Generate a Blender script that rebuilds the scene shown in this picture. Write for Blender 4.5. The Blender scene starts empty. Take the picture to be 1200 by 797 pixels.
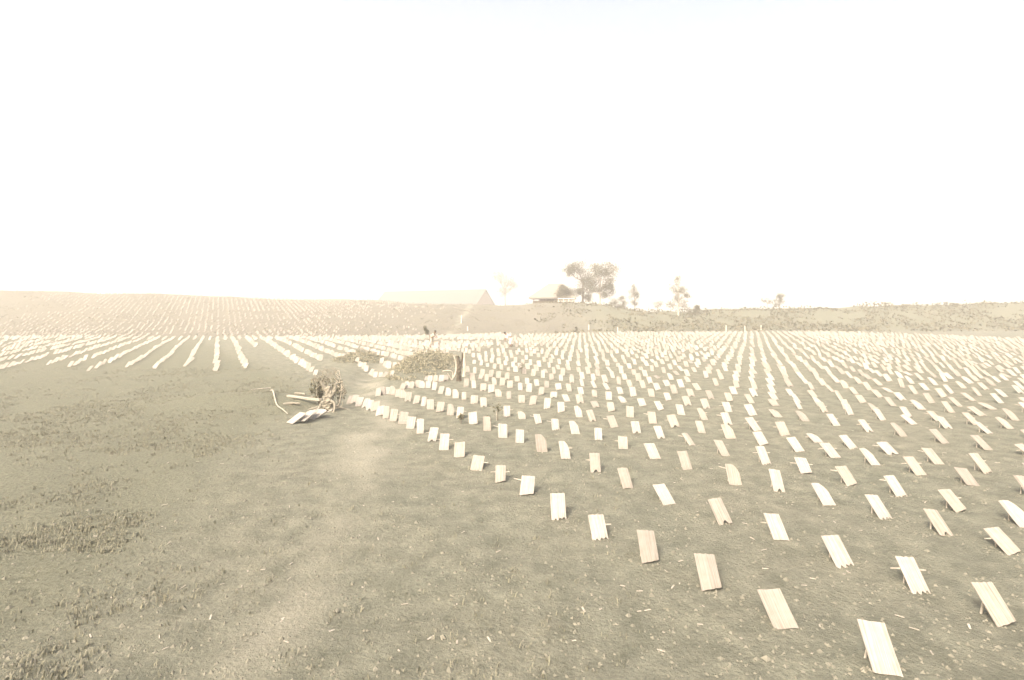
import bpy, math, random
import numpy as np
from mathutils import Vector, Matrix, Euler
R = math.radians
random.seed(11)
scene = bpy.context.scene
col = scene.collection

# ------------------------------------------------------------------ camera
EYE = 3.3                       # height of the eye above the field, metres
FPX, YH = 620.0, 363.0          # focal length and horizon row, in pixels of a 1200 x 797 print
cam_data = bpy.data.cameras.new("camera")
cam = bpy.data.objects.new("camera", cam_data)
col.objects.link(cam)
cam_data.sensor_width = 36.0
cam_data.sensor_fit = 'HORIZONTAL'
cam_data.lens = 36.0 * FPX / 1200.0
cam_data.shift_y = -(398.5 - YH) / 1200.0
cam_data.clip_start = 0.1
cam_data.clip_end = 6000.0
cam.location = (0, 0, EYE)
cam.rotation_euler = (R(90), 0, 0)
scene.camera = cam

# ------------------------------------------------------------------ light
SUN_EL, SUN_AZ = 48.0, -140.0    # behind the camera, to the left
world = bpy.data.worlds.new("World")
scene.world = world
world.use_nodes = True
wn, wl = world.node_tree.nodes, world.node_tree.links
bg = wn["Background"]
sky = wn.new("ShaderNodeTexSky")
sky.sky_type = 'NISHITA'
sky.sun_disc = False
sky.sun_elevation = R(SUN_EL)
sky.sun_rotation = R(SUN_AZ)
sky.air_density = 1.0
sky.dust_density = 6.0
sky.ozone_density = 0.6
warm = wn.new("ShaderNodeMix"); warm.data_type = 'RGBA'; warm.blend_type = 'MULTIPLY'
warm.inputs[0].default_value = 1.0
wl.new(sky.outputs[0], warm.inputs[6]); warm.inputs[7].default_value = (1.13, .995, .865, 1)
wl.new(warm.outputs[2], bg.inputs[0])
bg.inputs[1].default_value = 0.15
sun_data = bpy.data.lights.new("sun", 'SUN')
sun_data.energy = 1.9
sun_data.angle = R(10)
sun_data.color = (1.0, 0.97, 0.88)
sun = bpy.data.objects.new("sun", sun_data)
col.objects.link(sun)
# unit vector towards the sun, measured like the sky: rotation 0 is +Y, growing towards +X
az = R(SUN_AZ)
sd = Vector((math.sin(az) * math.cos(R(SUN_EL)), math.cos(az) * math.cos(R(SUN_EL)), math.sin(R(SUN_EL))))
sun.rotation_euler = sd.to_track_quat('Z', 'Y').to_euler()
scene.view_settings.view_transform = 'Standard'
scene.view_settings.look = 'None'
scene.view_settings.exposure = 1.55
scene.view_settings.gamma = 1.0
scene.cycles.volume_bounces = 2
scene.cycles.max_bounces = 6

# ------------------------------------------------------------------ helpers
def gp(px, py):
    """ground point (level field) seen at a place of the print"""
    Y = FPX * EYE / (py - YH)
    return ((px - 600.0) * Y / FPX, Y)

def lin(c):
    return tuple(((v / 12.92) if v <= 0.04045 else ((v + 0.055) / 1.055) ** 2.4) for v in c)

class MB:
    def __init__(self): self.v = []; self.f = []; self.m = []
    def add(self, verts, faces, mi=0):
        n = len(self.v)
        self.v.extend([tuple(p) for p in verts])
        for f in faces: self.f.append(tuple(i + n for i in f)); self.m.append(mi)
    def box(self, c, s, rot=None, mi=0, jit=0.0):
        vs = []
        for dz in (-.5, .5):
            for dx, dy in ((-.5, -.5), (.5, -.5), (.5, .5), (-.5, .5)):
                p = Vector((dx * s[0], dy * s[1], dz * s[2]))
                if jit: p += Vector([random.uniform(-jit, jit) for _ in range(3)])
                if rot is not None: p = rot @ p
                vs.append(p + Vector(c))
        self.add(vs, [(3, 2, 1, 0), (4, 5, 6, 7), (0, 1, 5, 4), (1, 2, 6, 5), (2, 3, 7, 6), (3, 0, 4, 7)], mi)
    def tube(self, pts, rad, n=7, mi=0, rough=0.0, cap=True):
        pts = [Vector(p) for p in pts]
        rings = []; prev = None
        for i, p in enumerate(pts):
            a = pts[max(i - 1, 0)]; b = pts[min(i + 1, len(pts) - 1)]
            d = (b - a).normalized() if (b - a).length > 1e-9 else Vector((0, 0, 1))
            u = prev if prev is not None else (Vector((1, 0, 0)) if abs(d.x) < .8 else Vector((0, 1, 0)))
            u = (u - d * u.dot(d)).normalized(); prev = u
            w = d.cross(u)
            r = rad[i] if isinstance(rad, (list, tuple)) else rad
            rings.append([p + (u * math.cos(2 * math.pi * k / n) + w * math.sin(2 * math.pi * k / n)) * r * (1 + random.uniform(-rough, rough)) for k in range(n)])
        vs = [q for rg in rings for q in rg]
        fs = []
        for i in range(len(rings) - 1):
            for k in range(n):
                k2 = (k + 1) % n
                fs.append((i * n + k, i * n + k2, (i + 1) * n + k2, (i + 1) * n + k))
        if cap:
            fs.append(tuple(range(n - 1, -1, -1))); fs.append(tuple((len(rings) - 1) * n + k for k in range(n)))
        self.add(vs, fs, mi)
    def leaf(self, c, size, mi=0, up=0.0):
        d = Vector((random.gauss(0, 1), random.gauss(0, 1), random.gauss(0, 1))).normalized()
        e = d.cross(Vector((random.gauss(0, 1), random.gauss(0, 1), random.gauss(0, 1)))).normalized()
        c = Vector(c); s = size * random.uniform(.6, 1.3)
        self.add([c - d * s * .5, c + e * s * .28, c + d * s * .5, c - e * s * .28], [(0, 1, 2, 3)], mi)
    def mesh(self, name, mats, smooth=False):
        me = bpy.data.meshes.new(name)
        me.from_pydata(self.v, [], self.f)
        for m in (mats if isinstance(mats, (list, tuple)) else [mats]): me.materials.append(m)
        if any(self.m): me.polygons.foreach_set("material_index", self.m)
        if smooth: me.polygons.foreach_set("use_smooth", [True] * len(self.f))
        me.update()
        return me
    def build(self, name, mats, parent=None, loc=None, smooth=False):
        o = bpy.data.objects.new(name, self.mesh(name, mats, smooth))
        col.objects.link(o)
        if parent: o.parent = parent
        if loc: o.location = loc
        return o

def tag(o, label=None, cat=None, group=None, kind=None):
    if label: o["label"] = label
    if cat: o["category"] = cat
    if group: o["group"] = group
    if kind: o["kind"] = kind
    return o
def empty(name, loc, rz=0.0):
    o = bpy.data.objects.new(name, None); col.objects.link(o)
    o.empty_display_size = 0.1
    o.location = loc; o.rotation_euler = (0, 0, rz)
    return o

# ------------------------------------------------------------------ terrain
rs = np.random.RandomState(5)
LAT = rs.rand(4, 256, 256)
def vnoise(x, y, s, k=0):
    x = np.asarray(x, float) / s + 100.3 * k + 5000; y = np.asarray(y, float) / s + 57.7 * k + 5000
    xi = np.floor(x).astype(int); yi = np.floor(y).astype(int)
    fx = x - xi; fy = y - yi
    fx = fx * fx * (3 - 2 * fx); fy = fy * fy * (3 - 2 * fy)
    L = LAT[k % 4]
    a = L[xi % 256, yi % 256]; b = L[(xi + 1) % 256, yi % 256]; c = L[xi % 256, (yi + 1) % 256]; d = L[(xi + 1) % 256, (yi + 1) % 256]
    return (a * (1 - fx) + b * fx) * (1 - fy) + (c * (1 - fx) + d * fx) * fy - 0.5
CX = [-140, -70, -48.6, -35, -25, -17.5, -12, -4, 2, 9, 17, 24, 32, 42, 53, 90, 150]
CH = [8.0, 6.2, 5.35, 5.25, 5.0, 4.5, 4.3, 4.1, 4.15, 4.75, 4.25, 3.15, 2.85, 3.1, 3.45, 4.2, 5.0]
BX = [-60, -12, 0, 14, 26, 70]
BY = [62, 63, 72, 77, 80, 82]
MOUNDS = [(-4.9, 30.5, 1.5, 5.8, .50), (-9.7, 34.0, 1.5, 1.9, .42), (-10.0, 19.2, 2.6, 1.6, .35)]
def T(x, y, micro=True):
    x = np.asarray(x, float); y = np.asarray(y, float)
    hc = np.interp(x, CX, CH) + vnoise(x, y, 9, 1) * .5
    yb = np.interp(x, BX, BY); yc = np.interp(x, [-8, 12], [108, 102])
    s = np.clip((y - yb) / (yc - yb), 0, 1)
    z = hc * (s * s * (3 - 2 * s) * .75 + s * .25)
    rough = np.clip((y - yb) / 6, 0, 1) * np.clip((yc + 30 - y) / 20, 0, 1)
    z = z + rough * (vnoise(x, y, 4.5, 0) * .55 + vnoise(x, y, 1.8, 3) * .22) * np.interp(x, [-40, -15], [.35, 1.0])
    z = z - np.clip(y - yc - 8, 0, 300) * .03
    # the low bank at the left and the shallow drain between the two plots
    for mx, my, sx, sy, h in MOUNDS:
        z = z + h * np.exp(-((x - mx) / sx) ** 2 - ((y - my) / sy) ** 2)
    dl = x - (-6.6 - (y - 20) * .10)
    z = z - .28 * np.exp(-(dl / .9) ** 2) * np.clip((y - 17) / 4, 0, 1) * np.clip((36 - y) / 6, 0, 1)
    z = z + vnoise(x, y, 14, 2) * .22 * np.clip(y / 10, 0, 1)
    if micro:
        z = z + vnoise(x, y, 1.3, 3) * .05 + vnoise(x, y, .42, 0) * .042 + vnoise(x, y, .21, 1) * .016
    return z
def Tz(x, y): return float(T(x, y))

def axis(a, fine0, fine1, b, st, g=1.12, mx=60):
    v = list(np.arange(fine0, fine1, st)); s = st; p = fine0; left = []
    while p > a: s = min(s * g, mx); p -= s; left.append(p)
    s = st; p = fine1; right = []
    while p < b: s = min(s * g, mx); right.append(p); p += s
    right.append(b)
    return np.array(left[::-1] + v + right)
xs = axis(-900, -24, 24, 900, .12, 1.035, 50)
ys = axis(-60, 3.5, 34, 1500, .11, 1.02, 50)
GX, GY = np.meshgrid(xs, ys)
GZ = T(GX, GY)
nx, ny = len(xs), len(ys)
co = np.stack([GX, GY, GZ], -1).reshape(-1, 3)
idx = np.arange(nx * ny).reshape(ny, nx)
quads = np.stack([idx[:-1, :-1], idx[:-1, 1:], idx[1:, 1:], idx[1:, :-1]], -1).reshape(-1, 4)
_fr = np.random.RandomState(12)
for _ in range(150):
    fy = _fr.uniform(5, 20); fx = np.interp(fy, [0, 5, 8.2, 12, 16, 20, 30], [-1.5, -2.2, -2.75, -3.2, -3.9, -5.4, -8.0]) + _fr.normal(0, .6)
    i0, i1 = np.searchsorted(xs, [fx - .5, fx + .5]); j0, j1 = np.searchsorted(ys, [fy - .5, fy + .5])
    dx = GX[j0:j1, i0:i1] - fx; dy = GY[j0:j1, i0:i1] - fy
    GZ[j0:j1, i0:i1] += -.035 * np.exp(-(dx / .08) ** 2 - (dy / .15) ** 2) + .012 * np.exp(-(dx / .16) ** 2 - (dy / .26) ** 2)
co = np.stack([GX, GY, GZ], -1).reshape(-1, 3)
gm = bpy.data.meshes.new("ground")
gm.vertices.add(len(co)); gm.vertices.foreach_set("co", co.ravel())
gm.loops.add(quads.size); gm.loops.foreach_set("vertex_index", quads.ravel().astype(np.int32))
gm.polygons.add(len(quads)); gm.polygons.foreach_set("loop_start", np.arange(0, quads.size, 4, dtype=np.int32))
gm.polygons.foreach_set("use_smooth", np.ones(len(quads), bool))
gm.update(); gm.validate()

# what the ground is made of where: trodden pale soil, grass, bare brown earth
def path_mask(x, y):
    cx = np.interp(y, [0, 5, 8.2, 12, 16, 20, 30], [-1.5, -2.2, -2.75, -3.2, -3.9, -5.4, -8.0])
    w = np.interp(y, [0, 8, 14, 20, 30], [.55, .55, .75, .9, .7])
    a = np.exp(-((x - cx + vnoise(x, y, 2.2, 0) * 1.1) / w) ** 2)
    return np.clip(a * (.8 + vnoise(x, y, .7, 2)), 0, 1)
def veg_mask(x, y):
    edge = -4.2 - (y - 8) * .12
    left = np.clip((edge - x + vnoise(x, y, 3, 1) * 2.5) / 2.5, 0, 1) * np.clip((30 + (x + 12) * -1.4 - y) / 4, 0, 1)
    bank = np.clip((y - np.interp(x, BX, BY) + 1) / 4, 0, 1) * np.clip((x - 4) / 14, 0, 1)
    m = np.zeros_like(x)
    for mx, my, sx, sy, h in MOUNDS:
        m = np.maximum(m, np.exp(-((x - mx) / sx) ** 2 - ((y - my) / sy) ** 2) * 1.4)
    return np.clip(np.maximum(np.maximum(left, bank), m), 0, 1)
def brown_mask(x, y):
    a = np.exp(-((y - 43.6 - vnoise(x, y, 6, 2)) / 1.1) ** 2) * np.clip((x + 6) / 2, 0, 1) * np.clip((6 - x) / 4, 0, 1)
    b = np.exp(-((y - 55.0 - vnoise(x, y, 6, 1) * 3) / 3.2) ** 2) * np.clip((x + 11) / 2, 0, 1) * np.clip((1.5 - x) / 3, 0, 1)
    c = np.clip((y - np.interp(x, BX, BY)) / 3, 0, 1) * np.clip((22 - x) / 14, 0, 1) * .8
    return np.clip(np.maximum(np.maximum(a, b), c), 0, 1)
for nm, fn in (("tread", path_mask), ("veg", veg_mask), ("brown", brown_mask)):
    at = gm.attributes.new(nm, 'FLOAT', 'POINT')
    at.data.foreach_set("value", fn(GX, GY).ravel().astype(np.float32))

# ------------------------------------------------------------------ materials
def mat(name):
    m = bpy.data.materials.new(name); m.use_nodes = True
    nt = m.node_tree; b = nt.nodes["Principled BSDF"]
    b.inputs["Roughness"].default_value = .9
    b.inputs["Specular IOR Level"].default_value = .15
    return m, nt.nodes, nt.links, b
def noise(n, l, scale, detail=6, rough=.6, coord='Object', vec=None):
    t = n.new("ShaderNodeTexNoise"); t.inputs["Scale"].default_value = scale
    t.inputs["Detail"].default_value = detail; t.inputs["Roughness"].default_value = rough
    if vec is None:
        tc = n.new("ShaderNodeTexCoord"); vec = tc.outputs[coord]
    l.new(vec, t.inputs["Vector"])
    return t
def ramp(n, l, src, stops):
    r = n.new("ShaderNodeValToRGB"); e = r.color_ramp.elements
    e[0].position, e[0].color = stops[0][0], (*stops[0][1], 1)
    e[1].position, e[1].color = stops[-1][0], (*stops[-1][1], 1)
    for p, c in stops[1:-1]:
        x = e.new(p); x.color = (*c, 1)
    l.new(src, r.inputs[0]); return r
def mix(n, l, fac, a, b, mode='MIX'):
    m = n.new("ShaderNodeMix"); m.data_type = 'RGBA'; m.blend_type = mode
    if isinstance(fac, float): m.inputs[0].default_value = fac
    else: l.new(fac, m.inputs[0])
    for s, v in ((6, a), (7, b)):
        if isinstance(v, tuple): m.inputs[s].default_value = (*v, 1)
        else: l.new(v, m.inputs[s])
    return m.outputs[2]

def ground_material():
    m, n, l, b = mat("tilled_soil")
    big = noise(n, l, .35, 5, .6); mid = noise(n, l, 2.6, 8, .65); fine = noise(n, l, 19, 8, .7)
    soil = ramp(n, l, mid.outputs[0], [(.30, (.137, .143, .110)), (.5, (.193, .196, .154)), (.72, (.260, .264, .206))]).outputs[0]
    soil = mix(n, l, .5, soil, ramp(n, l, big.outputs[0], [(.3, (.78, .83, .80)), (.7, (1.0, .98, .95))]).outputs[0], 'MULTIPLY')
    def att(nm):
        a = n.new("ShaderNodeAttribute"); a.attribute_name = nm; return a.outputs["Fac"]
    def brk(src, k=.55):     # break the edge of a patch up with the fine noise
        x = n.new("ShaderNodeMath"); x.operation = 'MULTIPLY_ADD'; l.new(mid.outputs[0], x.inputs[0]); x.inputs[1].default_value = k; x.inputs[2].default_value = -k / 2
        y = n.new("ShaderNodeMath"); y.operation = 'ADD'; l.new(src, y.inputs[0]); l.new(x.outputs[0], y.inputs[1])
        z = n.new("ShaderNodeMath"); z.operation = 'MULTIPLY'; l.new(y.outputs[0], z.inputs[0]); l.new(src, z.inputs[1]); z.use_clamp = True
        return z.outputs[0]
    grass = ramp(n, l, fine.outputs[0], [(.3, (.126, .132, .094)), (.6, (.172, .178, .130)), (.8, (.225, .226, .170))]).outputs[0]
    c = mix(n, l, brk(att("veg")), soil, grass)
    c = mix(n, l, brk(att("brown")), c, (.160, .150, .120))
    c = mix(n, l, brk(att("tread")), c, (.265, .262, .208))
    speck = n.new("ShaderNodeTexVoronoi"); speck.inputs["Scale"].default_value = 9
    tc = n.new("ShaderNodeTexCoord"); l.new(tc.outputs["Object"], speck.inputs["Vector"])
    sp = ramp(n, l, speck.outputs[0], [(.03, (1, 1, 1)), (.10, (0, 0, 0))]).outputs[0]
    spm = n.new("ShaderNodeMath"); spm.operation = 'MULTIPLY'; l.new(sp, spm.inputs[0]); l.new(big.outputs[0], spm.inputs[1])
    c = mix(n, l, spm.outputs[0], c, (.40, .36, .28))
    c = mix(n, l, .55, c, ramp(n, l, fine.outputs[0], [(.32, (.55, .55, .53)), (.52, (1, 1, 1)), (.75, (1.1, 1.1, 1.08))]).outputs[0], 'MULTIPLY')
    l.new(c, b.inputs["Base Color"])
    bp = n.new("ShaderNodeBump"); bp.inputs["Strength"].default_value = 1.0; bp.inputs["Distance"].default_value = .07
    l.new(fine.outputs[0], bp.inputs["Height"]); l.new(bp.outputs[0], b.inputs["Normal"])
    return m
gm.materials.append(ground_material())
ground = bpy.data.objects.new("ground", gm); col.objects.link(ground)
tag(ground, "tilled pale field ground rising to a low hillside", kind="structure")

def wood(name, lo, hi, grain=26.0):
    m, n, l, b = mat(name)
    tc = n.new("ShaderNodeTexCoord"); oi = n.new("ShaderNodeObjectInfo")
    mp = n.new("ShaderNodeMapping"); mp.inputs["Scale"].default_value = (grain * 3.2, 1.6, 1.6)
    l.new(tc.outputs["Object"], mp.inputs["Vector"])
    add = n.new("ShaderNodeVectorMath"); add.operation = 'ADD'
    l.new(mp.outputs[0], add.inputs[0])
    sc = n.new("ShaderNodeVectorMath"); sc.operation = 'SCALE'; sc.inputs[3].default_value = 3.0
    l.new(oi.outputs["Location"], sc.inputs[0]); l.new(sc.outputs[0], add.inputs[1])
    t = noise(n, l, 1.0, 4, .6, vec=add.outputs[0])
    c = ramp(n, l, t.outputs[0], [(.28, lo), (.46, tuple(.35 * a + .65 * b_ for a, b_ in zip(lo, hi))), (.62, hi)]).outputs[0]
    blot = noise(n, l, 7, 3, .6)
    c = mix(n, l, .35, c, ramp(n, l, blot.outputs[0], [(.35, (.72, .68, .62)), (.6, (1, 1, 1))]).outputs[0], 'MULTIPLY')
    l.new(c, b.inputs["Base Color"])
    bp = n.new("ShaderNodeBump"); bp.inputs["Strength"].default_value = .5; bp.inputs["Distance"].default_value = .006
    l.new(t.outputs[0], bp.inputs["Height"]); l.new(bp.outputs[0], b.inputs["Normal"])
    return m
def plain(name, lo, hi, scale=3.0, bump=.4, dist=.03):
    m, n, l, b = mat(name)
    t = noise(n, l, scale, 6, .65)
    l.new(ramp(n, l, t.outputs[0], [(.3, lo), (.7, hi)]).outputs[0], b.inputs["Base Color"])
    bp = n.new("ShaderNodeBump"); bp.inputs["Strength"].default_value = bump; bp.inputs["Distance"].default_value = dist
    l.new(t.outputs[0], bp.inputs["Height"]); l.new(bp.outputs[0], b.inputs["Normal"])
    return m
M = {
    'white': wood("fresh_wood", (.19, .178, .155), (.385, .365, .33)),
    'cream': wood("cream_wood", (.17, .155, .13), (.345, .32, .28)),
    'grey': wood("weathered_wood", (.16, .15, .13), (.30, .28, .245)),
    'stick': plain("stick_wood", (.28, .26, .21), (.46, .43, .37), 20),
    'dead': plain("dead_wood", (.18, .17, .135), (.33, .31, .25), 9, .9),
    'char': plain("charred_wood", (.06, .055, .04), (.15, .13, .10), 8, .8),
    'paletrunk': plain("pale_bark", (.38, .34, .27), (.62, .57, .48), 4),
    'bark': plain("brown_bark", (.11, .09, .065), (.21, .18, .13), 5),
    'leaf_a': plain("leaf_green", (.10, .10, .062), (.17, .16, .105), 1.2, 0),
    'leaf_b': plain("leaf_olive", (.11, .108, .072), (.19, .18, .125), 1.2, 0),
    'leaf_c': plain("leaf_dark", (.07, .075, .045), (.12, .12, .075), 1.2, 0),
    'grass': plain("dry_grass", (.15, .15, .105), (.25, .245, .18), 2.0, 0),
    'weed': plain("pale_weeds", (.22, .215, .15), (.36, .34, .25), 2.0, 0),
    'clod': plain("soil_clod", (.13, .13, .10), (.21, .205, .165), 8),
    'thatch': plain("thatch", (.09, .086, .074), (.15, .143, .124), 5, .6),
    'house_thatch': plain("house_thatch", (.20, .19, .16), (.29, .275, .235), 5, .6),
    'wall': plain("plank_wall", (.20, .17, .12), (.32, .27, .20), 6),
    'limewash': plain("limewash", (.62, .58, .50), (.78, .74, .66), 4),
    'skin': plain("skin", (.16, .10, .065), (.22, .14, .09), 10, .1),
    'hair': plain("hair", (.02, .018, .015), (.04, .035, .03), 30, .3),
    'cloth': plain("white_cotton", (.66, .63, .57), (.82, .79, .72), 14, .3),
    'cloth2': plain("unbleached_cotton", (.48, .43, .35), (.62, .57, .48), 14, .3),
}

# ------------------------------------------------------------------ shade boards
ANG = math.atan2(.27, .35)
WAX = Vector((1, 0, 0)); LAX = Vector((0, math.cos(ANG), math.sin(ANG))); NAX = WAX.cross(LAX)   # width, length, normal of a leaning board
def board_mb(kind, seed, L=.43, W=.225, lift=0.0):
    rr = random.Random(seed); mb = MB(); th = .012
    nu, nv = 7, 5
    warp = rr.uniform(-.012, .012); skew = rr.uniform(-.012, .012)
    def P(u, v, t):
        x = (u - .5) * W + skew * (v - .5); y = v * L
        if v > .99: y += bot[1][int(round(u * nu))]
        if v < .01: y += bot[0][int(round(u * nu))]
        if kind == 'narrow': x *= .78
        if kind == 'cut' and v > .7 and u > .6: x -= (v - .7) * .28
        w = warp * math.cos((u - .5) * 3.1)
        return WAX * x + LAX * y + NAX * (t * th + w + lift + .004)
    bot = [[rr.uniform(-.006, .006) for _ in range(nu + 1)] for _ in range(2)]
    if kind == 'split':
        for i in range(nu + 1): bot[0][i] += [.0, -.03, .02, -.025, .03, .0, .04, -.01][i]
    if kind == 'notch':
        bot[0][3] += .05; bot[0][4] += .06
    if kind == 'slant':
        for i in range(nu + 1): bot[0][i] += .05 * i / nu
    grid = {}
    vs = []; fs = []
    for t in (0, 1):
        for j in range(nv + 1):
            for i in range(nu + 1):
                grid[(i, j, t)] = len(vs); vs.append(P(i / nu, j / nv, t))
    for j in range(nv):
        for i in range(nu):
            a, b, c, d = (i, j), (i + 1, j), (i + 1, j + 1), (i, j + 1)
            fs.append(tuple(grid[(*q, 1)] for q in (a, b, c, d)))
            fs.append(tuple(grid[(*q, 0)] for q in (d, c, b, a)))
    per = [(i, 0) for i in range(nu + 1)] + [(nu, j) for j in range(1, nv + 1)] + [(i, nv) for i in range(nu - 1, -1, -1)] + [(0, j) for j in range(nv - 1, 0, -1)]
    for k in range(len(per)):
        a, b = per[k], per[(k + 1) % len(per)]
        fs.append((grid[(*a, 0)], grid[(*b, 0)], grid[(*b, 1)], grid[(*a, 1)]))
    mb.add(vs, fs)
    return mb
KINDS = ['plain', 'plain', 'split', 'notch', 'slant', 'narrow', 'cut']
KWORD = {'plain': '', 'split': 'split-ended ', 'notch': 'notched ', 'slant': 'slant-cut ', 'narrow': 'narrow ', 'cut': 'chipped '}
TONES = ['white', 'white', 'cream', 'cream', 'white', 'grey']
TWORD = {'white': 'bright', 'cream': 'cream', 'grey': 'dull weathered'}
BOARD = {}
for k in set(KINDS):
    for tn in ('white', 'cream', 'grey'):
        BOARD[(k, tn)] = board_mb(k, len(k) * 7 + ord(k[0])).mesh("board", M[tn])
def stick_mb(l, r, v, tilt=0.0, flat=1.0):
    mb = MB()
    c = LAX * (v * .44) - NAX * .014
    a = c + WAX * (-l) + Vector((0, 0, -tilt)); b = c + WAX * r + Vector((0, 0, tilt))
    m_ = (a + b) / 2 + Vector((0, 0, .004))
    mb.tube([a, a.lerp(m_, .5), m_, b.lerp(m_, .5), b], [.008, .012, .012, .012, .009], 6, rough=.15)
    return mb
STICKS = {}
for nm, (l_, r_, v_, t_) in {'both': (.22, .21, .66, .0), 'right': (.07, .20, .6, .008), 'left': (.20, .07, .64, -.01), 'leftup': (.24, .04, .78, -.03), 'none': (.07, .07, .7, 0)}.items():
    STICKS[nm] = stick_mb(l_, r_, v_, t_).mesh("cross_stick", M['stick'])
stk = MB(); stk.tube([(0, 0, -.06), (.003, .0, .10), (0, 0, .175)], [.012, .011, .010], 6)
STAKE = stk.mesh("stake", M['stick'])
SW = {'both': 'with pegs showing both sides', 'right': 'with peg showing right', 'left': 'with peg showing left', 'leftup': 'with peg showing upper left', 'none': ''}
ORD = ['', 'first', 'second', 'third', 'fourth', 'fifth', 'sixth', 'seventh', 'eighth', 'ninth', 'tenth', 'eleventh', 'twelfth', 'thirteenth', 'fourteenth', 'fifteenth', 'sixteenth', 'seventeenth', 'eighteenth', 'nineteenth', 'twentieth']
TENS = {2: ('twenty', 'twentieth'), 3: ('thirty', 'thirtieth'), 4: ('forty', 'fortieth'), 5: ('fifty', 'fiftieth'), 6: ('sixty', 'sixtieth')}
def ordw(k):
    if k <= 20: return ORD[k]
    t, u = divmod(k, 10)
    return TENS[t][1] if u == 0 else TENS[t][0] + '-' + ORD[u]

# foot of every board that can be told apart, read in tenths of a pixel off the print, row by row
ROWS = [
    [(4094, 4686), (4148, 4695), (4194, 4736), (4270, 4764), (4329, 4789), (4391, 4812), (4445, 4874), (4517, 4908), (4602, 4937), (4715, 4975), (4803, 5027), (4922, 5090), (5060, 5184), (5198, 5285), (5380, 5379), (5577, 5526), (5866, 5658), (6173, 5830), (6553, 6109), (7040, 6340)],
    [(4427, 4626), (4477, 4616), (4524, 4611), (4590, 4613), (4659, 4638), (4718, 4651), (4778, 4686), (4872, 4716), (4956, 4745), (5041, 4786), (5152, 4820), (5274, 4867), (5386, 4902), (5545, 4977), (5708, 5052), (5890, 5125), (6088, 5190), (6351, 5303), (6630, 5391), (6983, 5551), (7360, 5733), (7843, 5902), (8509, 6141)],
    [(4709, 4563), (4765, 4551), (4813, 4551), (4888, 4538), (4939, 4548), (5014, 4548), (5082, 4563), (5157, 4598), (5248, 4623), (5339, 4651), (5437, 4670), (5557, 4707), (5670, 4749), (5942, 4867), (6118, 4902), (6319, 4958), (6517, 5021), (6744, 5078), (7014, 5153), (7303, 5259), (7679, 5372), (8057, 5511), (8616, 5670), (9136, 5752)],
    [(4991, 4475), (5041, 4478), (5104, 4478), (5167, 4475), (5223, 4463), (5463, 4515), (5555, 4536), (5664, 4557), (5758, 4588), (5842, 4632), (5965, 4661), (6113, 4699), (6241, 4729), (6410, 4780), (6580, 4824), (6788, 4879), (6951, 4927), (7202, 5000), (7466, 5078), (7754, 5140), (8114, 5222), (8503, 5339), (8986, 5438)],
    [(5538, 4450), (5626, 4438), (5702, 4456), (5796, 4490), (5886, 4500), (5978, 4525), (6098, 4548), (6197, 4573), (6341, 4611), (6489, 4651), (6651, 4692), (6805, 4720), (6993, 4770), (7171, 4814), (7384, 4874), (7651, 4946), (7917, 5000), (8227, 5062), (8565, 5130), (8961, 5209)],
    [(6673, 4573), (6813, 4613), (6970, 4638), (7136, 4674), (7315, 4705), (7541, 4751), (7754, 4802), (7986, 4854), (8258, 4914), (8540, 4965), (8879, 5040)],
    [(6704, 4478), (6828, 4509), (6976, 4528), (7127, 4553), (7278, 4598), (7428, 4623), (7639, 4638), (7840, 4679), (8068, 4736), (8289, 4774), (8540, 4817), (8829, 4867), (9124, 4883)],
    [(7102, 4475), (7256, 4494), (7390, 4515), (7544, 4536), (7717, 4563), (7911, 4601), (8107, 4636), (8340, 4661), (8559, 4691), (8810, 4714), (9092, 4751)],
]
A_ = Vector((.475, -.655)); B_ = Vector((.789, 1.745)); O_ = Vector((2.44, 6.81))
rows = []
for r, lst in enumerate(ROWS):
    pts = [gp(x / 10.0, y / 10.0) for x, y in lst]
    # carry the row on towards the camera to the right
    st = A_ if r else Vector((.5, -.75))
    p = Vector(pts[-1])
    while True:
        p = p + st + Vector((random.uniform(-.06, .06), random.uniform(-.08, .08)))
        if p.y < 4.6 or abs(p.x) > p.y * 1.02: break
        pts.append(tuple(p))
    if r in (5, 6, 7):           # carry the left end on to the edge of the plot
        p = Vector(pts[0])
        while p.x > -2.2 + (r - 5) * .1:
            p = p - Vector((.43, -.62)) + Vector((random.uniform(-.05, .05), random.uniform(-.07, .07)))
            pts.insert(0, tuple(p))
    rows.append(pts)
def left_edge(y):
    return float(np.interp(y, [20, 26, 30, 36, 41, 44, 60], [-2.6, -2.6, -3.2, -3.0, -1.6, -1.6, 1.0]))
for r in range(8, 46):
    pts = []
    for c in range(-90, 70):
        p = O_ + B_ * r + A_ * c + Vector((random.gauss(0, .05), random.gauss(0, .07)))
        if p.y < 5 or p.y > np.interp(p.x, BX, BY) - 3 or abs(p.x) > p.y * 1.02: continue
        if p.x < left_edge(p.y): continue
        if brown_mask(np.array(p.x), np.array(p.y)) > .45: continue
        if random.random() < .02: continue
        pts.append((p.x, p.y))
    rows.append(pts)
allb = []
for r, pts in enumerate(rows):
    for i, (x, y) in enumerate(pts): allb.append((y, x, r, i))
near = sorted(allb)[:300]
near_set = {(r, i) for _, _, r, i in near}
def board_pose(x, y, rnd):
    z = Tz(x, y)
    return Vector((x, y, z - .005)), Euler((rnd.gauss(0, .09) - (.28 if rnd.random() < .06 else 0), rnd.gauss(0, .06), R(2) + rnd.gauss(0, .09)))
GRP = "shade boards leaning over seedlings in the main field"
rnd = random.Random(3)
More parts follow.
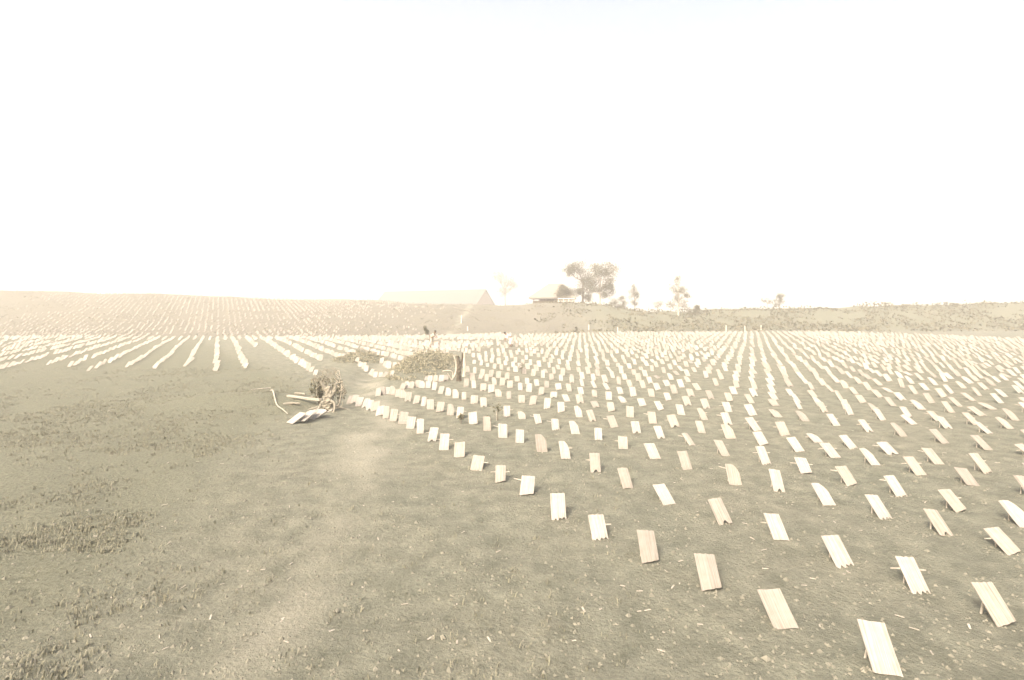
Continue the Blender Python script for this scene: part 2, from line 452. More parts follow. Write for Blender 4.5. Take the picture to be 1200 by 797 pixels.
for y, x, r, i in near:
    kind = rnd.choice(KINDS); tone = rnd.choice(TONES)
    stn = rnd.choice(['both', 'right', 'left', 'none', 'none', 'none', 'leftup'])
    loc, rot = board_pose(x, y, rnd)
    rw = 'nearest row' if r == 0 else ordw(r + 1) + ' row from the path'
    lab = f"{TWORD[tone]} {KWORD[kind]}shade board, {ordw(i + 1)} from left in the {rw}"
    if y < 17.5:
        t = empty("shade_board", loc); t.rotation_euler = rot
        b_ = bpy.data.objects.new("board", BOARD[(kind, tone)]); col.objects.link(b_); b_.parent = t
        s_ = bpy.data.objects.new("cross_stick", STICKS[stn]); col.objects.link(s_); s_.parent = t
        for sx in (-.05, .05):
            k_ = bpy.data.objects.new("stake", STAKE); col.objects.link(k_); k_.parent = t; k_.location = (sx, .235, -.02)
        o = t
        if stn != 'none' and len(lab.split()) < 14: pass
    else:
        o = bpy.data.objects.new("shade_board", BOARD[(kind, tone)]); col.objects.link(o)
        o.location = loc; o.rotation_euler = rot
    o.scale = (rnd.uniform(.86, 1.14), rnd.uniform(.92, 1.08), rnd.uniform(.92, 1.08))
    tag(o, lab, "shade board", GRP)

def board_mass(name, pts, label, thick=.014, seed=1):
    rn = random.Random(seed); mb = MB()
    for x, y in pts:
        loc, rot = board_pose(x, y, rn)
        slope = y > float(np.interp(x, BX, BY))
        m3 = rot.to_matrix(); s = rn.uniform(.8, 1.0) if slope else rn.uniform(.88, 1.14)
        W = .215 * s * (1 if rn.random() > .15 else .8); L = .44 * s
        vs = []
        for t in (0, thick):
            for u, v in ((-.5, 0), (.5, 0), (.5, 1), (-.5, 1)):
                p = WAX * (u * W) + LAX * (v * L + rn.uniform(-.012, .012)) + NAX * (t + .004)
                vs.append(loc + m3 @ p)
        mb.add(vs, [(3, 2, 1, 0), (4, 5, 6, 7), (0, 1, 5, 4), (1, 2, 6, 5), (2, 3, 7, 6), (3, 0, 4, 7)], rn.choice([1, 2, 2] if slope else [0, 0, 1, 1, 2]))
    o = mb.build(name, [M['white'], M['cream'], M['grey']])
    tag(o, label, "shade boards", kind="stuff")
    return o
far = [(x, y) for y, x, r, i in allb if (r, i) not in near_set]
board_mass("far_shade_boards", far, "hundreds of pale shade boards in rows filling the far field", seed=2)

# left plot, running on up the hillside
A2 = Vector((-.484, .875)); N2 = Vector((.875, .484))
lp = []
k = 0
def in_mound(x, y, f=1.0):
    for mx, my, sx, sy, h in MOUNDS:
        if ((x - mx) / (sx * f)) ** 2 + ((y - my) / (sy * f)) ** 2 < 1: return True
    return False
for kk in range(-44, 130):
    k = kk / 2; nn = 4.25 + 1.5 * k
    start = 0
    t = 0
    for j in range(0, 260):
        # points n*N2 + s*A2
        s = -40 + j * (.66 if k >= 0 else 1.0) + random.gauss(0, .05 if k >= 0 else .09)
        p = N2 * (nn + random.gauss(0, .04)) + A2 * s
        x, y = p.x, p.y
        if y > 107 or y < 24: continue
        if kk % 2 and y < float(np.interp(x, BX, BY)) - 4: continue
        if kk < 0 and y < float(np.interp(x, BX, BY)) - 2 and (x > -.478 * y - .3 or y < 29 + 9 * float(vnoise(k * 3.0, 5.0, 2, 1))): continue
        if y > 60 and float(vnoise(x, y, 4, 2)) > .24: continue
        if abs(x) > y * 1.03: continue
        if k == 0 and y < 27.0: continue
        if k == 1 and y < 34.0: continue
        if k == 2 and y < 24.6: continue
        if y < 39 and x > -5.6 - (y - 24) * .08: continue
        if x > left_edge(y) - .8 and y < 62: continue
        if in_mound(x, y, 1.05): continue
        if y < 60 and brown_mask(np.array(x), np.array(y)) > .5: continue
        yb = float(np.interp(x, BX, BY))
        if y > yb and (random.random() < .1 + max(0, (x + 34) / 26) or (j % 2)): continue
        if x > 0: continue
        if random.random() < (.03 if k >= 0 else .10): continue
        lp.append((x, y))
# dense strip of boards along the foot of the hill
for y0 in np.arange(58.5, 66, 1.3):
    for x0 in np.arange(-26, 2.5, .8):
        x, y = x0 + random.gauss(0, .05), y0 + random.gauss(0, .06)
        if x > left_edge(y) - .4: continue
        lp.append((x, y))
for y0 in np.arange(45.4, 51, 1.3):
    for x0 in np.arange(-8, 0.5, .75):
        x, y = x0 + random.gauss(0, .05), y0 + random.gauss(0, .06)
        if x > left_edge(y) - .3: continue
        lp.append((x, y))
board_mass("hillside_shade_boards", lp, "countless tiny shade boards in rows over the left plot and hillside", seed=4)

# ------------------------------------------------------------------ low plants and grass
def tuft_mass(name, pts, hgt, label, cat, mats, blades=7, seed=1, w=.006, spread=.07):
    rn = random.Random(seed); mb = MB()
    for x, y, s in pts:
        z = Tz(x, y) - .01
        for _ in range(blades):
            a = rn.uniform(0, 6.283); r0 = rn.uniform(0, spread) * s
            bx, by = x + math.cos(a) * r0, y + math.sin(a) * r0
            h = hgt * s * rn.uniform(.4, 1.2); ln = rn.uniform(.2, .9) * h; a2 = rn.uniform(0, 6.283)
            dx, dy = math.cos(a2) * ln, math.sin(a2) * ln
            px_, py_ = -math.sin(a2) * w * s, math.cos(a2) * w * s
            mb.add([(bx - px_, by - py_, z), (bx + px_, by + py_, z), (bx + dx * .4 + px_ * .7, by + dy * .4 + py_ * .7, z + h * .7), (bx + dx * .4 - px_ * .7, by + dy * .4 - py_ * .7, z + h * .7), (bx + dx, by + dy, z + h)],
                   [(0, 1, 2, 3), (3, 2, 4)], rn.randrange(len(mats)))
    o = mb.build(name, mats); tag(o, label, cat, kind="stuff"); return o
pts = []
rn = random.Random(8)
while len(pts) < 9000:
    y = 4.5 + 26 * rn.random() ** 1.5; x = rn.uniform(-1.05, .25) * y
    v = float(veg_mask(np.array([x]), np.array([y]))[0]); p = float(path_mask(np.array([x]), np.array([y]))[0])
    n_ = float(vnoise(x, y, 1.7, 2)) + float(vnoise(x, y, .5, 3)) * .6
    if rn.random() < (.03 + v * max(0, .25 + n_ * 2.4)) * (1 - p): pts.append((x, y, rn.uniform(.5, 1.3)))
tuft_mass("short_grass", pts, .055, "short dry grass growing beside the bare path", "grass", [M['grass'], M['grass'], M['clod']], 6, 1)
# soil clods over the near field, one mass
mb = MB()
for _ in range(7000):
    y = 4.5 + 22 * rn.random() ** 1.6; x = rn.uniform(-1.0, 1.0) * y
    s = rn.uniform(.008, .03) * (1.6 if rn.random() < .08 else 1)
    z = Tz(x, y)
    v6 = [Vector(d) * s * rn.uniform(.6, 1.2) for d in ((1, 0, 0), (0, 1, 0), (-1, 0, 0), (0, -1, 0), (0, 0, .8), (0, 0, -.6))]
    a = Matrix.Rotation(rn.uniform(0, 6.28), 3, 'Z')
    mb.add([a @ q + Vector((x, y, z)) for q in v6], [(0, 1, 4), (1, 2, 4), (2, 3, 4), (3, 0, 4), (1, 0, 5), (2, 1, 5), (3, 2, 5), (0, 3, 5)])
for by_, bx_, _r, _i in near:
    if by_ > 19: continue
    for _ in range(16):
        x = bx_ + rn.gauss(0, .12); y = by_ + rn.gauss(.04, .07); s = rn.uniform(.010, .030); z = Tz(x, y)
        v6 = [Vector(d) * s * rn.uniform(.6, 1.2) for d in ((1, 0, 0), (0, 1, 0), (-1, 0, 0), (0, -1, 0), (0, 0, .8), (0, 0, -.6))]
        mb.add([q + Vector((x, y, z)) for q in v6], [(0, 1, 4), (1, 2, 4), (2, 3, 4), (3, 0, 4), (1, 0, 5), (2, 1, 5), (3, 2, 5), (0, 3, 5)])
tag(mb.build("soil_clods", M['clod']), "small crumbs and clods of dug soil", "soil", kind="stuff")
mb = MB()
for _ in range(420):
    y = 5 + 24 * rn.random() ** 1.3; x = rn.uniform(-.8, 1.0) * y
    L = rn.uniform(.02, .09); a = rn.uniform(0, 3.14); z = Tz(x, y) + .006
    mb.box((x, y, z), (L, rn.uniform(.008, .02), .005), Matrix.Rotation(a, 3, 'Z') @ Matrix.Rotation(rn.uniform(-.15, .15), 3, 'Y'))
tag(mb.build("wood_chips", M['stick']), "pale wood chips and split slivers scattered on the soil", "chips", kind="stuff")

def leaf_clump(mb, c, rx, ry, rz_, n, size, mats_n=3):
    for _ in range(n):
        d = Vector((random.gauss(0, .5), random.gauss(0, .5), random.gauss(0, .5)))
        mb.leaf((c[0] + d.x * rx, c[1] + d.y * ry, c[2] + d.z * rz_), size, random.randrange(mats_n))
LEAF = [M['leaf_a'], M['leaf_b'], M['leaf_c']]
# the two weedy mounds between the plots
for (mx, my, sx, sy, h), lab in zip(MOUNDS[:2], ("long low mound of weeds between the two plots", "small round weedy mound in the left plot")):
    mb = MB()
    for _ in range(int(230 * sx * sy)):
        a = random.uniform(0, 6.283); q = math.sqrt(random.random()) * 1.15
        x, y = mx + math.cos(a) * sx * q, my + math.sin(a) * sy * q
        n_ = float(vnoise(x, y, 1.1, 1)) + float(vnoise(x, y, .4, 2)) * .7
        if n_ < -.10 - (1 - q) * .25: continue
        z = Tz(x, y); hh = (.62 if sx * sy > 4 else .4) * max(.1, 1 - q * .75) * max(.1, .55 + n_ * 1.8)
        for _k in range(5): mb.leaf((x + random.gauss(0, .08), y + random.gauss(0, .08), z + random.random() * hh), .095, random.choice([0, 1, 1]))
    tag(mb.build("low_weeds", [M['grass'], M['weed'], M['weed']]), lab, "weeds", kind="stuff")
# scrub all over the far bank on the right
mb = MB()
for _ in range(15000):
    x = random.uniform(2, 120); yb = float(np.interp(x, BX, BY))
    y = random.uniform(yb - .5, 104)
    d = float(vnoise(x, y, 5, 0)) + float(vnoise(x, y, 1.7, 1)) * .8 + min(0, (x - 14) * .05)
    if d < -.18: continue
    hh = .25 + max(0, d) * 1.5
    mb.leaf((x, y, Tz(x, y) + random.random() * hh), .42, random.choice([0, 1, 1, 2]))
tag(mb.build("bank_scrub", LEAF), "low green scrub covering the far right bank", "scrub", kind="stuff")
mb = MB()
for _ in range(16000):
    x = random.uniform(-110, 10); yb = float(np.interp(x, BX, BY)); y = random.uniform(yb, 108)
    if float(vnoise(x, y, 6, 0)) + float(vnoise(x, y, 1.5, 1)) < .0: continue
    mb.leaf((x, y, Tz(x, y) + random.random() * .28), .20, random.choice([0, 1, 1]))
tag(mb.build("hillside_weeds", [M['leaf_b'], M['grass']]), "thin weeds along the brown hillside", "weeds", kind="stuff")

# ------------------------------------------------------------------ trees
def top_z(py, Y): return EYE + (YH - py) * Y / FPX
def tree(name, px, ybase, ytop, Y, lab, clumps, trunk_r=.16, mats=None, trunk_m='bark', leafn=130, leafs=.34, group=None, lean=0.0, trunk_to=None):
    """clumps: (px, py, half width px, half height px) lobes of the crown, at the tree's own distance"""
    X = (px - 600) * Y / FPX; z0 = Tz(X, Y); s = Y / FPX
    t = empty(name, (X, Y, z0)); tag(t, lab, "tree", group)
    def L(qx, qy): return Vector(((qx - 600) * s - X, 0, top_z(qy, Y) - z0))
    mb = MB()
    H = top_z(ytop, Y) - z0
    th = (top_z(trunk_to, Y) - z0) if trunk_to else H * .62
    tp = [Vector((0, 0, -.4))]
    for i in range(1, 9):
        f = i / 8; tp.append(Vector((lean * f * f + random.uniform(-.05, .05) * f * 2, random.uniform(-.05, .05), th * f)))
    mb.tube(tp, [trunk_r * (1.35 if i == 0 else 1.0 - .62 * i / 8) for i in range(9)], 8, rough=.1)
    fol = MB()
    for cx, cy, hw, hh in clumps:
        c = L(cx, cy); c.y = random.uniform(-.5, .5) * hw * s
        st = tp[max(2, min(7, int(8 * min(.95, max(.3, (c.z - hh * s * 1.3) / max(th, .1))))))]
        midp = st.lerp(c, .55) + Vector((0, 0, -.12 * (c - st).length + .1))
        mb.tube([st, midp, c], [trunk_r * .42, trunk_r * .26, trunk_r * .10], 6, rough=.1)
        rx, rz_ = hw * s, hh * s
        nsub = max(6, int(rx * rz_ * 8))
        for _ in range(nsub):
            d = Vector((random.gauss(0, 1), random.gauss(0, 1), random.gauss(0, 1))).normalized() * random.uniform(.35, 1.0)
            q = Vector((c.x + d.x * rx * 1.2, c.y + d.y * rx * 1.2, c.z + d.z * rz_ * 1.25))
            if random.random() < .5:
                mb.tube([midp, (midp + q) / 2 + Vector((0, 0, .08)), q], [trunk_r * .14, trunk_r * .09, trunk_r * .04], 4)
            leaf_clump(fol, q, rx * .5 + .28, rx * .5 + .28, rz_ * .42 + .22, int(1.5 * leafn / nsub * (2 + rx * rz_ * 2.2)), leafs * .6)
    mb.build("trunk", M[trunk_m], t)
    fol.build("crown", mats or LEAF, t)
    return t
tree("broadleaf_tree", 683, 358, 303, 112, "tall leafy tree with high rounded crown right of the thatched house", [(676, 314, 10, 8), (684, 326, 11, 9), (667, 318, 7, 5), (678, 340, 6, 6), (690, 334, 8, 7), (688, 349, 5, 5)], .26, trunk_to=326, leafn=170)
tree("broadleaf_tree", 703, 361, 306, 108, "flat-topped spreading tree with pale bare trunk beside its taller neighbour", [(706, 313, 13, 4), (716, 318, 9, 6), (700, 323, 10, 8), (712, 330, 8, 6), (696, 336, 8, 6), (715, 340, 4, 8), (705, 342, 6, 5)], .22, trunk_m='paletrunk', trunk_to=325, leafn=170)
tree("round_tree", 662, 358, 333, 110, "low dense round tree against the right side of the house", [(661, 344, 8, 7), (655, 348, 6, 5), (668, 346, 6, 7), (662, 338, 5, 4)], .18, leafn=420, leafs=.30)
tree("young_tree", 721, 366, 349, 106, "short bushy tree under the edge of the flat-topped crown", [(720, 355, 5, 5), (724, 359, 4, 4)], .1, leafn=200, leafs=.26)
tree("young_tree", 731, 367, 347, 107, "small forked tree left of the slender one", [(730, 352, 4, 4), (732, 359, 3.5, 5)], .1, leafn=150, leafs=.26)
tree("slender_tree", 744, 368, 333, 108, "slender sparse tree standing on the ridge dip", [(744, 338, 2.5, 4), (741, 345, 4, 4), (747, 347, 3.5, 4), (744, 354, 3.5, 4)], .09, leafn=130, leafs=.26)
tree("small_tree", 771, 369, 352, 112, "tiny round-headed tree left of the tall pale trunk", [(771, 356, 4.5, 3.5)], .07, leafn=110, leafs=.26)
tree("tall_tree", 795, 376, 325, 95, "tall open tree with pale straight trunk on the right bank", [(795, 330, 4, 4), (791, 339, 6, 5), (801, 340, 6, 5), (795, 349, 5, 4), (790, 356, 5, 5), (799, 357, 5, 4), (806, 345, 3, 3)], .17, trunk_m='paletrunk', trunk_to=333, leafn=105, leafs=.27)
tree("small_tree", 808, 368, 359, 104, "faint little bush tree right of the tall pale trunk", [(808, 363, 4, 3)], .06, leafn=90, leafs=.24)
tree("columnar_tree", 817, 369, 357, 100, "narrow dark columnar shrub standing alone on the ridge", [(817, 361, 1.6, 3), (817, 365, 2, 3)], .08, mats=[M['leaf_c'], M['leaf_a'], M['leaf_c']], leafn=340, leafs=.22)
tree("palm_like_tree", 899, 366, 349, 125, "thin pale tree with drooping head near the right end", [(897, 352, 3.5, 2.2), (902, 354, 3, 1.6)], .07, leafn=60, leafs=.3)
tree("small_tree", 913, 366, 343, 104, "dark little tree at the right end of the ridge", [(914, 347, 3.5, 3), (912, 356, 4, 4)], .1, leafn=180, leafs=.26)
tree("far_tree", 592, 360, 314, 250, "very faint tall tree in the haze between barn and house", [(584, 324, 7, 6), (596, 330, 8, 6), (590, 341, 7, 6), (601, 334, 5, 5)], .3, leafn=34, leafs=.7)

# ------------------------------------------------------------------ drying barn beyond the crest
def xw(px, Y): return (px - 600) * Y / FPX
bx, by = xw(568.5, 250), 250.0
zb = Tz(bx, by)
barn = empty("drying_barn", (bx, by, zb), R(180 - 31))
tag(barn, "long pale thatched drying barn beyond the left hill", "barn")
rh = top_z(339.5, 250) - zb; eh = top_z(355.5, 250) - zb; hw = 7.0; LB = 64.0
# local axes: +x runs along the barn away from the gable the camera sees, y across
wl_ = MB()
wl_.add([(0, -hw, -2), (0, hw, -2), (0, hw, eh), (0, 0, rh - .15), (0, -hw, eh)], [(0, 1, 2, 3, 4)])
wl_.add([(LB, -hw, -2), (LB, hw, -2), (LB, hw, eh), (LB, 0, rh - .15), (LB, -hw, eh)], [(4, 3, 2, 1, 0)])
wl_.add([(0, -hw, -2), (LB, -hw, -2), (LB, -hw, eh), (0, -hw, eh)], [(0, 3, 2, 1)])
wl_.add([(0, hw, -2), (LB, hw, -2), (LB, hw, eh), (0, hw, eh)], [(0, 1, 2, 3)])
wl_.build("wall", M['wall'], barn)
rf = MB(); ov = .8; ey = hw + ov; ez = eh - (rh - eh) * ov / hw
for s in (-1, 1):
    a = [(-.6, 0, rh), (LB + .6, 0, rh), (LB + .6, s * ey, ez), (-.6, s * ey, ez)]
    b = [(p[0], p[1], p[2] + .25) for p in a]
    rf.add(a + b, [(0, 1, 2, 3), (7, 6, 5, 4), (0, 3, 7, 4), (1, 5, 6, 2), (3, 2, 6, 7), (0, 4, 5, 1)])
rf.build("roof", M['thatch'], barn)
dr = MB(); dr.box((-.06, 0, 1.2), (.12, 3.2, 3.6)); dr.build("door", M['bark'], barn)
for i in range(12):
    p = MB(); yy = hw + .12; p.box((2.5 + i * 5.2, 0, eh * .5), (.25, .12, eh - .4))
    for s in (1, -1):
        o = p.build("post", M['bark'], barn) if s == 1 else bpy.data.objects.new("post", o.data)
        if s == -1: col.objects.link(o); o.parent = barn
        o.location = (0, s * yy, 0)

# ------------------------------------------------------------------ veranda house
YHs = 114.0; hx = xw(648, YHs); zh = Tz(hx, YHs)
house = empty("thatched_house", (hx, YHs, zh), R(-6))
tag(house, "thatched house with post veranda on the ridge", "house")
ez, pz = top_z(350, YHs) - zh, top_z(332.5, YHs) - zh
fl = .35
w = MB(); w.box((.3, 1.2, (ez + fl) / 2), (6.2, 4.4, ez - fl)); w.build("wall", M['wall'], house)
f_ = MB(); f_.box((0, 0, fl / 2 - .3), (8.2, 8.0, fl + .6)); f_.build("floor", M['wall'], house)
r_ = MB(); ex, ey = 4.9, 5.0
b0 = [(-ex, -ey, ez - .1), (ex, -ey, ez - .1), (ex, ey, ez - .1), (-ex, ey, ez - .1)]
b1 = [(p[0], p[1], p[2] + .28) for p in b0]
r1, r2 = (-.9, 0, pz), (1.9, 0, pz)
r_.add(b0 + b1 + [r1, r2], [(3, 2, 1, 0), (0, 1, 5, 4), (1, 2, 6, 5), (2, 3, 7, 6), (3, 0, 4, 7), (4, 5, 9, 8), (5, 6, 9), (6, 7, 8, 9), (7, 4, 8)])
r_.build("roof", M['house_thatch'], house)
for i in range(8):
    p = MB(); p.tube([(-3.9 + i * 1.114, -3.85, fl - .1), (-3.9 + i * 1.114, -3.85, ez + .05)], .07, 6); p.build("veranda_post", M['bark'], house)
rl = MB(); rl.box((0, -3.85, fl + .85), (7.8, .05, .06)); rl.box((0, -3.85, fl + .45), (7.8, .04, .05)); rl.build("railing", M['bark'], house)
d_ = MB(); d_.box((-.8, -1.03, fl + 1.0), (.9, .06, 1.9)); d_.build("door", M['bark'], house)
# pale low fence right of the house
fx, fy = xw(663.5, 107), 107.0
fence = empty("low_fence", (fx, fy, Tz(fx, fy))); tag(fence, "short pale rail fence right of the thatched house", "fence")
q = MB()
for zz in (.45, .95): q.box((0, 0, zz), (3.4, .06, .2))
q.build("rail", M['limewash'], fence)
for i in range(4):
    q = MB(); q.box((-1.6 + i * 1.07, .08, .45), (.11, .1, 1.3)); q.build("post", M['limewash'], fence)

# ------------------------------------------------------------------ stumps, snags, timber
def root_tube(pts, r0, r1, n=8, rough=.18):
    pts = [Vector(p) for p in pts]; out = []
    for i in range(len(pts) - 1):
        a = pts[max(i - 1, 0)]; b = pts[i]; c = pts[i + 1]; d = pts[min(i + 2, len(pts) - 1)]
        for k in range(4):
            t_ = k / 4
            out.append(.5 * ((2 * b) + (c - a) * t_ + (2 * a - 5 * b + 4 * c - d) * t_ * t_ + (3 * b - a - 3 * c + d) * t_ ** 3))
    out.append(pts[-1])
    mb_ = MB(); m_ = len(out)
    mb_.tube(out, [r0 + (r1 - r0) * i / (m_ - 1) for i in range(m_)], n, rough=rough)
    return mb_
def merge(a, b):
    n = len(a.v); a.v += b.v; a.f += [tuple(i + n for i in f) for f in b.f]; a.m += b.m
X0, Y0 = gp(386, 479); st = empty("tree_stump", (X0, Y0, Tz(X0, Y0)))
tag(st, "big pale broken stump with upright dead limbs at the path edge", "stump")
body = root_tube([(.02, 0, -.1), (0, 0, .15), (-.03, .02, .4), (.02, 0, .62), (-.06, 0, .80)], .22, .09, 12, .32)
merge(body, root_tube([(0, 0, .55), (-.16, .05, .75), (-.30, 0, .98)], .10, .04, 7))
merge(body, root_tube([(.02, 0, .5), (.17, .0, .66), (.2, 0, .9)], .09, .035, 7))
body.build("trunk", M['dead'], st)
for i, (dx, dz, ln) in enumerate([(-.42, .5, .75), (-.22, .72, .55), (.05, .75, .55), (.20, .8, .6), (.33, .25, 1.15), (.42, .15, .85), (-.1, .7, .7)]):
    b = root_tube([(dx * .6, .02, dz * .6), (dx, 0, dz), (dx + random.uniform(-.08, .08), .05, dz + ln * .5), (dx + random.uniform(-.14, .14), .02, dz + ln)], .017, .005, 6, .2)
    for _ in range(9):
        z_ = dz + ln * random.uniform(.3, .9); merge(b, root_tube([(dx, .02, z_), (dx + random.uniform(-.15, .15), .0, z_ + .12), (dx + random.uniform(-.22, .22), 0, z_ + .2)], .009, .003, 4))
    b.build("dead_limb", M['paletrunk'] if i in (4,) else M['dead'], st)
for pts_ in ([(-.05, -.1, .35), (-.2, -.2, .28), (-.24, -.35, .02), (-.1, -.45, -.08)], [(.08, -.1, .35), (.24, -.2, .25), (.25, -.38, .0), (.1, -.5, -.1)], [(-.15, 0, .15), (-.5, -.05, .1), (-.9, .0, -.05)], [(.15, 0, .12), (.5, .1, .05), (.8, .1, -.06)]):
    root_tube(pts_, .045, .015, 7, .3).build("root", M['dead'], st)
# leafy suckers beside the stump
X1, Y1 = gp(374, 471); sh = empty("sucker_bush", (X1, Y1, Tz(X1, Y1))); tag(sh, "dark leafy bush of suckers left of the big pale stump", "bush")
stem = MB(); fo = MB()
for _ in range(16):
    a = random.uniform(0, 6.28); e = Vector((math.cos(a) * random.uniform(.1, .45), math.sin(a) * .3, random.uniform(.4, 1.0)))
    stem.tube([(0, 0, -.03), e * .5 + Vector((0, 0, .1)), e], [.012, .009, .004], 5)
    leaf_clump(fo, e * .85, .16, .16, .2, 26, .11)
stem.build("stem", M['bark'], sh); fo.build("leaves", LEAF, sh)
X1, Y1 = gp(397, 474); sh = empty("sucker_bush", (X1, Y1, Tz(X1, Y1))); tag(sh, "thin dark bush right of the big pale stump", "bush")
stem = MB(); fo = MB()
for _ in range(12):
    a = random.uniform(0, 6.28); e = Vector((math.cos(a) * random.uniform(.05, .3), math.sin(a) * .2, random.uniform(.5, 1.25)))
    stem.tube([(0, 0, -.03), e * .5 + Vector((0, 0, .1)), e], [.011, .008, .004], 5)
    leaf_clump(fo, e * .8, .11, .11, .24, 20, .10)
stem.build("stem", M['dead'], sh); fo.build("leaves", LEAF, sh)

# burnt snag at the corner of the main plot, with its curled pale root
X0, Y0 = gp(538, 446); sn = empty("burnt_snag", (X0, Y0, Tz(X0, Y0))); tag(sn, "dark burnt snag standing at the left corner of the main plot", "snag")
s1 = root_tube([(0, 0, -.1), (-.02, 0, .3), (0, 0, .7), (-.06, 0, 1.16)], .13, .07, 9, .22); merge(s1, root_tube([(0, 0, .5), (.12, 0, .85), (.17, 0, 1.3)], .07, .04, 7)); s1.build("trunk", M['char'], sn)
X0, Y0 = gp(544, 441); s2 = root_tube([(0, 0, -.1), (.02, 0, .4), (.0, 0, .8), (.03, 0, 1.22)], .10, .05, 9, .15).build("pale_post", M['paletrunk'], None, (X0, Y0, Tz(X0, Y0)))
tag(s2, "pale split post leaning just right of the burnt snag", "post")
X0, Y0 = gp(530, 445)
rt = root_tube([(-.45, 0, .42), (-.2, -.05, .45), (.0, 0, .38), (.02, 0, .12), (-.02, -.05, 0), (-.14, -.08, .2), (-.2, -.1, .33)], .03, .02, 7)
merge(rt, root_tube([(.0, 0, .03), (.14, .02, .3), (.18, .05, .65), (.12, .05, 1.0), (.05, .05, 1.15)], .045, .03, 7))
tag(rt.build("curled_root", M['paletrunk'], None, (X0, Y0, Tz(X0, Y0))), "pale curled root lying hooked left of the burnt snag", "root")

# plank, branch and the heap of loose boards at the left
(xa, ya), (xb, yb_) = gp(337, 470), gp(376, 474)
pl = MB(); ln = math.hypot(xb - xa, yb_ - ya); pl.box((0, 0, 0), (ln, .11, .06), jit=.008)
o = pl.build("squared_timber", M['stick'], None, ((xa + xb) / 2, (ya + yb_) / 2, Tz((xa + xb) / 2, (ya + yb_) / 2) + .12)); o.rotation_euler = (0, R(1), math.atan2(yb_ - ya, xb - xa))
tag(o, "long pale squared timber lying left of the big stump", "timber")
for px_, py_, rz_, L_, lab in ((342, 476, .2, .55, "short split billet lying under the pale timber"), (372, 464, .35, .7, "splintered log end leaning behind the pale timber"), (352, 466, -.5, .6, "rough brown offcut lying just behind the pale timber")):
    x, y = gp(px_, py_); o = root_tube([(-L_ / 2, 0, 0), (0, .02, .02), (L_ / 2, -.02, 0)], .05, .035, 7, .2).build("split_log", M['dead'], None, (x, y, Tz(x, y) + .035)); o.rotation_euler = (0, 0, rz_)
    tag(o, lab, "log")
bp_ = [gp(*q) for q in ((317, 459), (320, 468), (324, 477), (331, 481), (337, 486))]
cx, cy = bp_[2]
br = root_tube([(x - cx, y - cy, Tz(x, y) - Tz(cx, cy) + .05) for x, y in bp_], .035, .012, 6)
merge(br, root_tube([(bp_[0][0] - cx, bp_[0][1] - cy, .1), (bp_[0][0] - cx - .5, bp_[0][1] - cy - .6, .12)], .03, .012, 6))
tag(br.build("fallen_branch", M['stick'], None, (cx, cy, Tz(cx, cy))), "thin crooked pale branch lying on the left bank", "branch")
xh, yh = gp(359, 493)
for i, (dx, dy, rz_, k, lab) in enumerate([(.10, .62, -.25, 0, "loose white board furthest back in the left heap"), (.20, .36, -.7, 1, "loose white board across the middle of the left heap"), (.02, .12, -.4, 2, "loose white board in the centre of the left heap"), (-.14, -.38, -.6, 3, "loose white board nearest the camera in the left heap"), (.36, .50, -1.3, 4, "narrow white board poking out right of the left heap"), (-.12, 1.05, -1.1, 5, "small white offcut lying just behind the left heap"), (.06, -.18, -.35, 6, "loose board at the front right of the left heap")]):
    q = MB(); L_ = .50 if k != 5 else .26; q.box((0, 0, 0), (.30 if k not in (4, 5) else .12, L_, .014), jit=.005)
    o = q.build("loose_board", M['white'], None, (xh + dx, yh + dy, Tz(xh + dx, yh + dy) + .10 + .012 * k)); o.rotation_euler = (.42 + random.uniform(-.06, .06), random.uniform(-.05, .05), rz_)
    tag(o, lab, "board", "loose boards heaped on the left")
# small saplings standing among the boards
for px_, py_, h_, lab in ((583, 491, .5, "small dark sapling with pale stake between the second and third rows"), (540, 497, .28, "little dark weed in front of the flattened board"), (573, 497, .22, "low weed left of the small dark sapling"), (611, 438, .5, "small green bush in a gap of the middle rows")):
    x, y = gp(px_, py_); t = empty("seedling", (x, y, Tz(x, y))); tag(t, lab, "plant")
    stem = MB(); fo = MB(); stem.tube([(0, 0, -.03), (.02, 0, h_ * .5), (0, 0, h_ * .9)], [.012, .009, .005], 5)
    leaf_clump(fo, (0, 0, h_ * .72), h_ * .28, h_ * .28, h_ * .36, 46, .09)
    stem.build("stem", M['bark'], t); fo.build("leaves", LEAF, t)
    if h_ == .5 and py_ > 450:
        s_ = MB(); s_.tube([(-.03, -.12, -.03), (-.03, -.12, .3)], .011, 6); s_.build("stake", M['stick'], t)

# white stakes and logs far off
def hit(px, py, y0, y1):
    best = None
    for Y in np.arange(y0, y1, .25):
        X = xw(px, Y); z = Tz(X, Y); pj = YH + FPX * (EYE - z) / Y
        if pj <= py: return X, float(Y), z
    return X, float(Y), z
for px_, py_, h_, lab in ((540.5, 379, 1.2, "tall thin white stake on the brown hillside"), (548, 388, .6, "short white stake below the tall hillside one"), (690, 387, .8, "white stake left at the foot of the far bank"), (724, 391, .9, "slanting white stake below the slender tree"), (851, 389, 1.0, "thick white stake at the far end of the right rows"), (873, 389, .9, "white stake second along the far right field edge"), (892, 387, .8, "white stake third along the far right field edge")):
    x, y, z = hit(px_, py_, 50, 105)
    q = MB(); q.tube([(0, 0, -.1), (random.uniform(-.05, .05), 0, h_)], .07, 6)
    tag(q.build("marker_stake", M['limewash'], None, (x, y, z)), lab, "stake", "white stakes about the far field edge")
